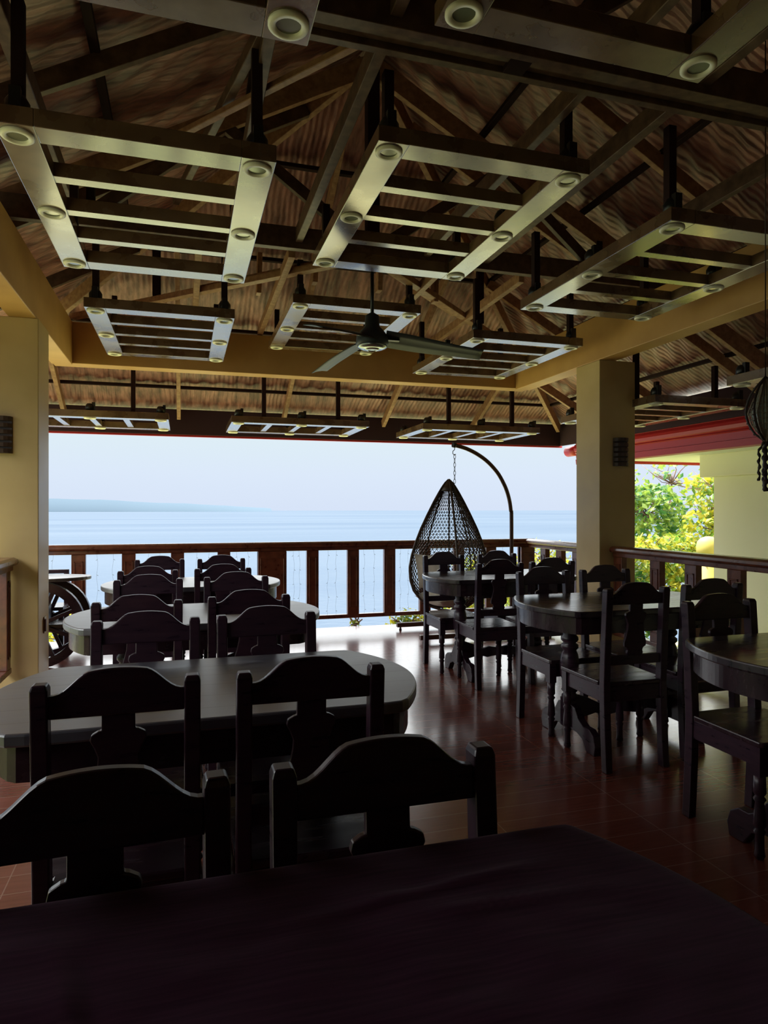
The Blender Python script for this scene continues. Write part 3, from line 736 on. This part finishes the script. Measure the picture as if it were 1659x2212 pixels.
# ------------------------------------------------------------ table cloth
def cloth():
    o1 = outline(.505, .09, .352, soft=.35)
    dens = []
    for i in range(len(o1)):
        p, q = o1[i], o1[(i+1) % len(o1)]; n = max(1, int(math.dist(p, q)/.012))
        for k in range(n): dens.append((p[0]+(q[0]-p[0])*k/n, p[1]+(q[1]-p[1])*k/n))
    n = len(dens); mb = MB(); R = 46
    def hz(x, y):
        z = .0045*noise.noise((x*5, y*7, 1))+.0026*noise.noise((x*14, y*22, 5))
        z += .005*math.exp(-((y-(.235+.10*(x-.2)))/.010)**2)*math.exp(-((x-.25)/.18)**2)
        z += .0045*math.exp(-((y-(.19-.05*(x-.2)))/.009)**2)*math.exp(-((x-.33)/.12)**2)
        z += .0045*math.exp(-((x-(-.19-.25*(y-.1)))/.008)**2)*math.exp(-((y-.02)/.22)**2)
        z -= .0040*math.exp(-((x-(-.165-.20*(y-.1)))/.010)**2)*math.exp(-((y-.02)/.2)**2)
        return z
    for j in range(R+1):
        f = j/R
        for x, y in dens: mb.v.append((x*f, y*f, .772+hz(x*f, y*f)*(1-f**8)))
    S = 16; dirs = []
    for i in range(n):
        a = dens[i-3]; b = dens[(i+3) % n]; d = Vector((b[0]-a[0], b[1]-a[1])).normalized(); dirs.append((d.y, -d.x))
    per = 0
    for j in range(1, S+1):
        f = j/S
        for i, (x, y) in enumerate(dens):
            if j <= 3:
                a = j/3*PI/2; ox = .010*math.sin(a); z = .772-.010*(1-math.cos(a))
            else:
                g = (j-3)/(S-3); ox = .010+.018*g*(math.sin(i*.19+2*math.sin(i*.031))+.6); z = .762-.26*g
            dx, dy = dirs[i]; mb.v.append((x+dx*ox, y+dy*ox, z))
    for j in range(R+S):
        for i in range(n):
            k = (i+1) % n; mb.f.append([j*n+i, j*n+k, (j+1)*n+k, (j+1)*n+i]); mb.sm.append(True)
    o = mb.build('tablecloth', CLOTH); o.location = (.085, .60, 0)
    return o
o = cloth(); tag(o, 'creased dark maroon cloth covering the nearest table at the bottom', 'tablecloth')

# ------------------------------------------------------------ wagon wheel table by the left column
ww = thing('wagon_wheel_table', 'dark table carried on two wagon wheels behind the left column', 'table', (-1.12, 6.12, 0))
def wheel(y, parent):
    mb = MB(); n = 40; ro, ri, hw = .345, .275, .03; b = 0
    for k in range(n):
        a = 2*PI*k/n
        for r, yy in ((ro, -hw), (ro, hw), (ri, hw), (ri, -hw)): mb.v.append((r*math.cos(a), yy, r*math.sin(a)))
    for k in range(n):
        l = (k+1) % n
        for q in range(4): w_ = (q+1) % 4; mb.f.append([k*4+q, k*4+w_, l*4+w_, l*4+q]); mb.sm.append(False)
    r_ = mb.build('wheel_rim', DARK, parent); r_.location = (0, y, .345)
    for k in range(8):
        a = 2*PI*(k+.5)/8; mb = MB(); mb.bar((.05*math.cos(a), 0, .05*math.sin(a)), (.285*math.cos(a), 0, .285*math.sin(a)), .03, .032, (0, 1, 0))
        mb.build('spoke', DARK, r_, .003)
    mb = MB(); mb.v = []; mb.tube([(0, -.05, 0), (0, .05, 0)], .06, 20); mb.build('hub', DARK, r_)
wheel(-.16, ww); wheel(.22, ww)
MB().box(-.02, .02, -.25, .30, .325, .365).build('axle', DARK, ww)
MB().box(-.30, .30, -.15, .20, .30, .34).build('lower_shelf', SEAT, ww, .01)
pts = [(.44*math.cos(2*PI*k/40), .24*math.sin(2*PI*k/40)) for k in range(40)]
MB().prism(pts, lambda x, y: (x-.07, y+.03, .688), lambda x, y: (x-.07, y+.03, .716)).build('tabletop', TTOP, ww, .006)
MB().box(-.05, .05, -.04, .10, .36, .69).build('post', DARK, ww, .004)
bn = thing('bench', 'dark bench with a high back board behind the wagon wheel table', 'bench', (-1.30, 6.60, 0))
MB().box(-.45, .30, .05, .08, .695, .730).build('back_board', DARK, bn, .004)
MB().box(-.45, .30, -.25, .08, .40, .43).build('seat', SEAT, bn, .005)
for s in (-.43, .28):
    MB().box(s-.02, s+.02, .04, .08, 0, .70).build('rear_leg', DARK, bn, .003)
    MB().box(s-.02, s+.02, -.24, -.20, 0, .40).build('front_leg', DARK, bn, .003)

# ------------------------------------------------------------ hanging egg chair and its stand
st = thing('swing_stand', 'curved brown steel pole stand holding the egg chair', 'swing stand', (3.27, 6.32, 0))
hx = Vector((2.59, 6.22, 0)); pb = Vector((3.27, 6.32, 0)); dv = (hx-pb)
arm = [(0, .03), (0, 1.13), (.012, 1.26), (.04, 1.37), (.09, 1.47), (.16, 1.56), (.26, 1.655), (.42, 1.755), (.60, 1.83), (.80, 1.885), (1.0, 1.915)]
fine = []
for i in range(len(arm)-1):
    p0 = arm[max(i-1, 0)]; p1 = arm[i]; p2 = arm[i+1]; p3 = arm[min(i+2, len(arm)-1)]
    for k in range(4):
        t_ = k/4
        fine.append(tuple(.5*((2*p1[c])+(-p0[c]+p2[c])*t_+(2*p0[c]-5*p1[c]+4*p2[c]-p3[c])*t_**2+(-p0[c]+3*p1[c]-3*p2[c]+p3[c])*t_**3) for c in (0, 1)))
fine.append(arm[-1])
MB().tube([(dv.x*a, dv.y*a, z) for a, z in fine], .020, 14).build('pole', POLE, st)
mb = MB(); mb.tube([(dv.x*.985, dv.y*.985, 1.913), (dv.x*1.03, dv.y*1.03, 1.918)], .026, 14); mb.build('end_cap', BLACK, st)
for ey in (.42, -.30):
    MB().bar((-1.12, ey, .055), (.32, ey, .055), .05, .045).build('base_bar', POLE, st, .004)
    for ex in (-1.08, .28):
        MB().lathe([(.012, 0), (.016, .008), (.010, .018), (.010, .035)], 10, (ex, ey, 0)).build('foot', BLACK, st)
MB().bar((0, .42, .055), (0, -.30, .055), .05, .045).build('cross_bar', POLE, st, .004)
sw = thing('egg_chair', 'teardrop shaped woven brown rattan swing chair with beige cushion', 'hanging chair', (2.59, 6.22, 0))
def torus(mb, c, r1, r2, nrm, stretch, n=14, m=6):
    nrm = Vector(nrm).normalized(); z = Vector((0, 0, 1)); u = z; v = nrm.cross(z).normalized()
    pts = [Vector(c)+u*(math.cos(2*PI*k/n)*r1*stretch)+v*(math.sin(2*PI*k/n)*r1) for k in range(n)]
    mb.tube(pts, r2, m, closed=True)
for k in range(7):
    mb = MB(); torus(mb, (0, 0, 1.80-k*.041), .0105, .0028, (1, 0, 0) if k % 2 else (0, 1, 0), 2.2); mb.build('chain_link', CHAIN, sw)
mb = MB(); mb.tube([(.0, 0, 1.895), (0, 0, 1.87), (-.018, 0, 1.855), (-.02, 0, 1.83), (0, 0, 1.815), (.012, 0, 1.825)], .004, 8); mb.build('hook', CHAIN, sw)
EP = [(1.57, .004), (1.53, .045), (1.45, .095), (1.35, .15), (1.22, .215), (1.08, .28), (.95, .33), (.82, .37), (.70, .39), (.58, .385), (.47, .35), (.38, .28), (.31, .18), (.275, .08), (.268, .01)]
def egg_r(z):
    for i in range(len(EP)-1):
        if EP[i][0] >= z >= EP[i+1][0]:
            f = (EP[i][0]-z)/(EP[i][0]-EP[i+1][0]); return EP[i][1]*(1-f)+EP[i+1][1]*f
    return .01
def egg_p(phi, z, k=1.0, cx=-.04):
    r = egg_r(z)*k; lean = -.02
    return Vector((cx+lean+r*1.02*math.cos(phi)+.0, r*.92*math.sin(phi), z))
# open front faces left and a little towards the viewer: phi from 165 to 235 deg is the opening
OA, OB = math.radians(172), math.radians(262)
span = 2*PI-(OB-OA)
mb = MB(); rows = 38
zt, zb = 1.50, .285
grid = []
s_acc = 0
def arclen_z(t):  # more rows near the bottom where the wall turns under
    return zt+(zb-zt)*(t**.92)
for j in range(rows+1):
    z = arclen_z(j/rows); nn = 36
    grid.append([egg_p(OB+span*((i+(.5 if j % 2 else 0))/(nn+.5)), z) for i in range(nn+1)])
idx = 0
for j, row in enumerate(grid):
    for p in row: mb.v.append(tuple(p))
nn1 = 37
for j in range(rows):
    for i in range(nn1-1):
        a = j*nn1+i; b_ = a+1; c_ = a+nn1; d_ = c_+1
        if j % 2: mb.f += [[a, b_, d_], [a, d_, c_]]
        else: mb.f += [[a, b_, c_], [b_, d_, c_]]
        mb.sm += [False, False]
sh = mb.build('woven_shell', RATTAN, sw)
md = sh.modifiers.new('weave', 'WIREFRAME'); md.thickness = .0115; md.use_replace = True; md.use_even_offset = False
zz = [1.57-1.29*k/40 for k in range(41)]
mb = MB(); pa = [egg_p(OA, z, 1.01) for z in zz]; pb_ = [egg_p(OB, z, 1.01) for z in zz]
mb.tube(pa+pb_[::-1], .011, 8); mb.build('rim', RATTAN, sw)
for ph in (290, 325, 0, 35, 70, 110, 145):
    mb = MB(); mb.tube([egg_p(math.radians(ph), z, 1.012) for z in zz], .008, 7); mb.build('rib', RATTAN, sw)
mb = MB(); mb.lathe([(.01, 1.575), (.03, 1.55), (.06, 1.50), (.085, 1.46)], 20, (-.06, 0, 0), cap=False)
o = mb.build('top_cone', RATTAN, sw); md = o.modifiers.new('s', 'SOLIDIFY'); md.thickness = .008
def pillow(name, cx, cy, cz, sx, sy, sz, rx, ry, rzz, parent, m):
    mb = MB(); n = 18
    for s in (1, -1):
        b = len(mb.v)
        for j in range(n+1):
            for i in range(n+1):
                u = 2*i/n-1; v = 2*j/n-1; h = ((1-u*u)*(1-v*v))**.45; pin = 1-.08*(1-abs(u*v))
                mb.v.append((u*sx*(1-.07*(1-u*u)*0-.06*(1-v*v)), v*sy*(1-.06*(1-u*u)), s*sz*h*(1+.12*noise.noise((u*2, v*2, s)))))
        for j in range(n):
            for i in range(n): a = b+j*(n+1)+i; mb.f.append([a, a+1, a+n+2, a+n+1]); mb.sm.append(True)
    o = mb.build(name, m, parent); o.location = (cx, cy, cz); o.rotation_euler = (rx, ry, rzz); return o
pillow('seat_cushion', -.05, 0, .40, .27, .25, .09, 0, 0, .2, sw, CUSH)
o = pillow('cushion', 2.59-.25, 6.22-.05, .66, .18, .20, .06, 0, math.radians(76), .6, None, CUSH); tag(o, 'beige cushion standing inside the hanging egg chair', 'cushion')

# ------------------------------------------------------------ woven shell lantern at the right edge
ln = thing('woven_lantern', 'dark woven cord lantern with pale panes and braided tassels at the right edge', 'lantern', (2.66, 2.55, 1.60))
zs = [(.50-.02, .012), (.40, .03), (.30, .055), (.22, .072), (.13, .055), (.05, .022), (.0, .008)]
zz2 = [(z-.02+.0, r) for z, r in zs]
mb = MB(); n = 6; 
for z, r in zs:
    for k in range(n): a = 2*PI*k/n+.3; mb.v.append((r*.9*math.cos(a), r*.9*math.sin(a), z))
for i in range(len(zs)-1):
    for k in range(n): l = (k+1) % n; mb.f.append([i*n+k, i*n+l, (i+1)*n+l, (i+1)*n+k]); mb.sm.append(False)
mb.build('shell_panes', SHELL, ln)
for k in range(6):
    a = 2*PI*k/6+.3
    MB().tube([(r*math.cos(a)*1.02, r*math.sin(a)*1.02, z) for z, r in zs], .0045, 6).build('frame_rib', CREAMCORD, ln)
mb = MB()
for k in range(6):
    a0 = 2*PI*k/6+.3; a1 = a0+PI/3
    for z_, r_ in ((.36, .041), (.30, .055), (.26, .064), (.22, .072), (.18, .066), (.14, .056), (.10, .043)):
        p = Vector((r_*math.cos(a0), r_*math.sin(a0), z_)); q = Vector((r_*math.cos(a1), r_*math.sin(a1), z_-.012)); mb.tube([p, q], .0028, 5)
        mb.tube([q+Vector((0, 0, .012)), p-Vector((0, 0, .02))], .0022, 5)
    for f_ in (.25, .5, .75):
        pts = []
        for z, r in zs:
            p = Vector((r*math.cos(a0), r*math.sin(a0), z)); q = Vector((r*math.cos(a1), r*math.sin(a1), z)); pts.append(p.lerp(q, f_)*1.0)
        mb.tube(pts, .0022, 5)
mb.build('woven_cords', CREAMCORD, ln)
for k in range(4):
    a = 2*PI*k/4+.25+PI
    pts = [(0, 0, .50)]+[((.02+.075*math.sin(PI*t_/10)**.8)*math.cos(a), (.02+.075*math.sin(PI*t_/10)**.8)*math.sin(a), .47-.45*t_/10) for t_ in range(1, 10)]+[(0, 0, .0)]
    mb = MB(); mb.tube(pts, .006, 7)
    for q in range(1, 10):
        p = Vector(pts[q]); mb.tube([p, p*1.0+Vector((.007*math.cos(a), .007*math.sin(a), -.004))], .006, 6)
    mb.build('loop_cord', CORD, ln)
ln.scale = (1, 1, .62)
for dx, dy, l0, r0 in ((0, 0, .24, .014), (-.03, .008, .19, .008), (.032, -.005, .20, .008), (.012, .02, .22, .010)):
    mb = MB(); pts = []; rr = []
    for k in range(25):
        t_ = k/24; e_ = min(1, t_*5)
        pts.append((dx*e_+.004*math.sin(k*1.1+dx*90), dy*e_, .005-l0/.62*t_)); rr.append(r0*(.75+.3*math.sin(k*1.7)))
    mb.tube(pts, rr, 7); mb.build('tassel', CORD, ln)
MB().tube([(0, 0, .49), (0, 0, 3.74)], .003, 6).build('hanging_cord', CORD, ln)

# ------------------------------------------------------------ neighbouring building at right
nb = thing('neighbour_building', 'pale yellow plastered building beyond the right-hand railing', 'building', (6.05, 6.54, 0))
MB().box(0, 6.5, -10, 0, -2, 1.70).build('wall', CREAMW, nb)
MB().box(-.12, 6.6, -10.1, .10, 1.655, 1.925).build('beam', CREAMW, nb, .01)
MB().box(-.62, 7.2, -10.2, 1.15, 1.92, 1.98).build('soffit', SOFFIT, nb)
MB().box(-.62, 7.2, 1.15, 1.20, 1.885, 1.98).build('red_edge', RED, nb)
mb = MB(); mb.lathe([(.17, 0), (.17, .17), (.155, .24), (.11, .29), (.05, .315), (.0, .32)], 24)
o = mb.build('yellow_dome', YEL); o.location = (7.49, 8.2, .55); tag(o, 'small rounded yellow dome beside the neighbouring wall', 'dome')
MB().lathe([(.14, -2.0), (.14, 0)], 16).build('stand', YEL, o)

# ------------------------------------------------------------ trees and bushes
def leaves(c, rad, n, size, seed, shell=.45, flat=1.0):
    r = random.Random(seed); mb = MB()
    for _ in range(n):
        while True:
            p = Vector((r.uniform(-1, 1), r.uniform(-1, 1), r.uniform(-1, 1)))
            if p.length < 1 and p.length > shell*r.random(): break
        lump = noise.noise((p.x*2.2+seed, p.y*2.2, p.z*2.2))
        if lump < -.12 and r.random() < .8: continue
        q = Vector((c[0]+p.x*rad[0], c[1]+p.y*rad[1], c[2]+p.z*rad[2]))
        d = Vector((r.uniform(-1, 1), r.uniform(-1, 1), r.uniform(-1.1, .4))).normalized(); u = d.orthogonal().normalized()
        u = Matrix.Rotation(r.uniform(0, 6.28), 3, d) @ u; s = size*r.uniform(.6, 1.3); nrm = d.cross(u)
        b = len(mb.v)
        mb.v += [tuple(q), tuple(q+d*s*.45+u*s*.28+nrm*s*.06), tuple(q+d*s), tuple(q+d*s*.45-u*s*.28+nrm*s*.06)]
        mb.f += [[b, b+1, b+2], [b, b+2, b+3]]; mb.sm += [False, False]
    return mb
def plain_build(mb, name, m, parent):
    me = bpy.data.meshes.new(name); me.from_pydata(mb.v, [], mb.f); me.materials.append(m)
    o = bpy.data.objects.new(name, me); C.objects.link(o); o.parent = parent; return o
def tree(name, label, base, blobs, seed, m, size=.1, trunk=None, group=None, cat='tree', twigs=14):
    t = thing(name, label, cat, base, 0, group)
    mb = MB()
    for k, (c, rad, n) in enumerate(blobs):
        b = leaves(c, rad, n, size, seed+k); off = len(mb.v); mb.v += b.v; mb.f += [[off+i for i in f] for f in b.f]
    plain_build(mb, 'foliage', m, t)
    r = random.Random(seed); tb = MB(); tops = []
    for c, rad, n in blobs:
        cc = Vector(c); st_ = Vector(trunk) if trunk else Vector((0, 0, 0))
        mid = st_.lerp(cc, .5)+Vector((r.uniform(-.1, .1), r.uniform(-.1, .1), 0))
        tb.tube([st_, mid, cc], [.045, .03, .016], 6)
        for _ in range(twigs):
            d = Vector((r.uniform(-1, 1)*rad[0], r.uniform(-1, 1)*rad[1], r.uniform(-.3, 1.05)*rad[2]))*r.uniform(.6, 1.1)
            m1 = cc+d*.5+Vector((r.uniform(-.1, .1), r.uniform(-.1, .1), r.uniform(-.1, .1)))
            tb.tube([cc, m1, cc+d], [.012, .008, .003], 4)
    tb.build('branches', BARK, t)
    return t
gz = ground_z
def planted(x, y): return (x, y, gz(x, y))
def up(blobs, x, y):   # blob heights are given above floor level
    g = gz(x, y); return [((c[0], c[1], c[2]-g), r, n) for c, r, n in blobs]
def plant(name, label, x, y, blobs, seed, m, size, **k): tree(name, label, planted(x, y), up(blobs, x, y), seed, m, size, **k)
plant('tree', 'leafy green tree with bare top twigs between the column and the pale wall', 8.45, 10.4,
     [((-.35, 0, 1.15), (.75, .7, .60), 1500), ((-.85, .1, 1.55), (.45, .5, .5), 420), ((.3, .1, 1.75), (.7, .5, .45), 150)], 11, LEAF_G, .15, twigs=30)
plant('tree', 'yellow-green tree against the edge of the pale neighbouring wall', 8.6, 9.1,
     [((0, 0, 1.55), (.55, .6, .55), 900), ((-.1, 0, .9), (.6, .6, .6), 900)], 21, LEAF_Y, .14, twigs=24)
plant('bush', 'dense yellow-green bush just above the right-hand railing', 7.2, 8.9,
     [((.1, 0, .52), (1.2, .6, .38), 2600), ((-.1, -.1, .0), (1.3, .6, .45), 2400)], 31, LEAF_Y, .12, cat='bush')
plant('bush', 'green bush seen through the balusters of the right-hand railing', 5.2, 7.35,
     [((0, 0, .25), (.62, .5, .42), 1800), ((.1, 0, -.2), (.7, .5, .4), 1200)], 41, LEAF_G, .085, cat='bush')
plant('bush', 'light green bush rising just left of the right-hand column', 5.5, 9.5,
     [((-.05, 0, .42), (.50, .45, .36), 900), ((-.15, 0, -.1), (.75, .5, .5), 1500)], 51, LEAF_Y, .085, cat='bush')
plant('bush', 'bright bush seen through the railing behind the egg chair', 3.95, 8.5,
     [((0, 0, .25), (.55, .4, .42), 1300), ((-.1, 0, -.2), (.6, .4, .4), 900)], 61, LEAF_Y, .08, cat='bush')
plant('bush', 'low yellow-leaved shrub under the bottom rail, left of the egg chair', 2.60, 7.55,
     [((-.05, 0, -.12), (.30, .2, .22), 700)], 62, LEAF_Y, .07, cat='bush')
plant('bush', 'small bright shrub behind the wagon wheel table', -1.27, 8.3,
     [((0, 0, -.2), (.35, .3, .30), 500)], 71, LEAF_Y, .10, cat='bush')
for k, (hx_, hy_) in enumerate(((-3.9, 4.6), (-4.0, 2.6), (-4.2, .6))):  # bushes added out of view to block sky and bounce light from the left
    plant('bush', 'added tall green bush blocking light, unseen left of the pavilion, %s from the far end' % ORD[k], hx_, hy_,
     [((0, 0, .9), (.8, 1.1, 1.1), 2600), ((0, 0, -.1), (.9, 1.2, .7), 900)], 91+k, LEAF_G, .16, cat='bush')
plant('grass_tuft', 'wispy grass tuft at the floor edge below the bottom rail', 1.86, 7.37,
     [((0, 0, -.03), (.07, .06, .09), 50)], 81, LEAF_Y, .05, cat='grass', twigs=8)
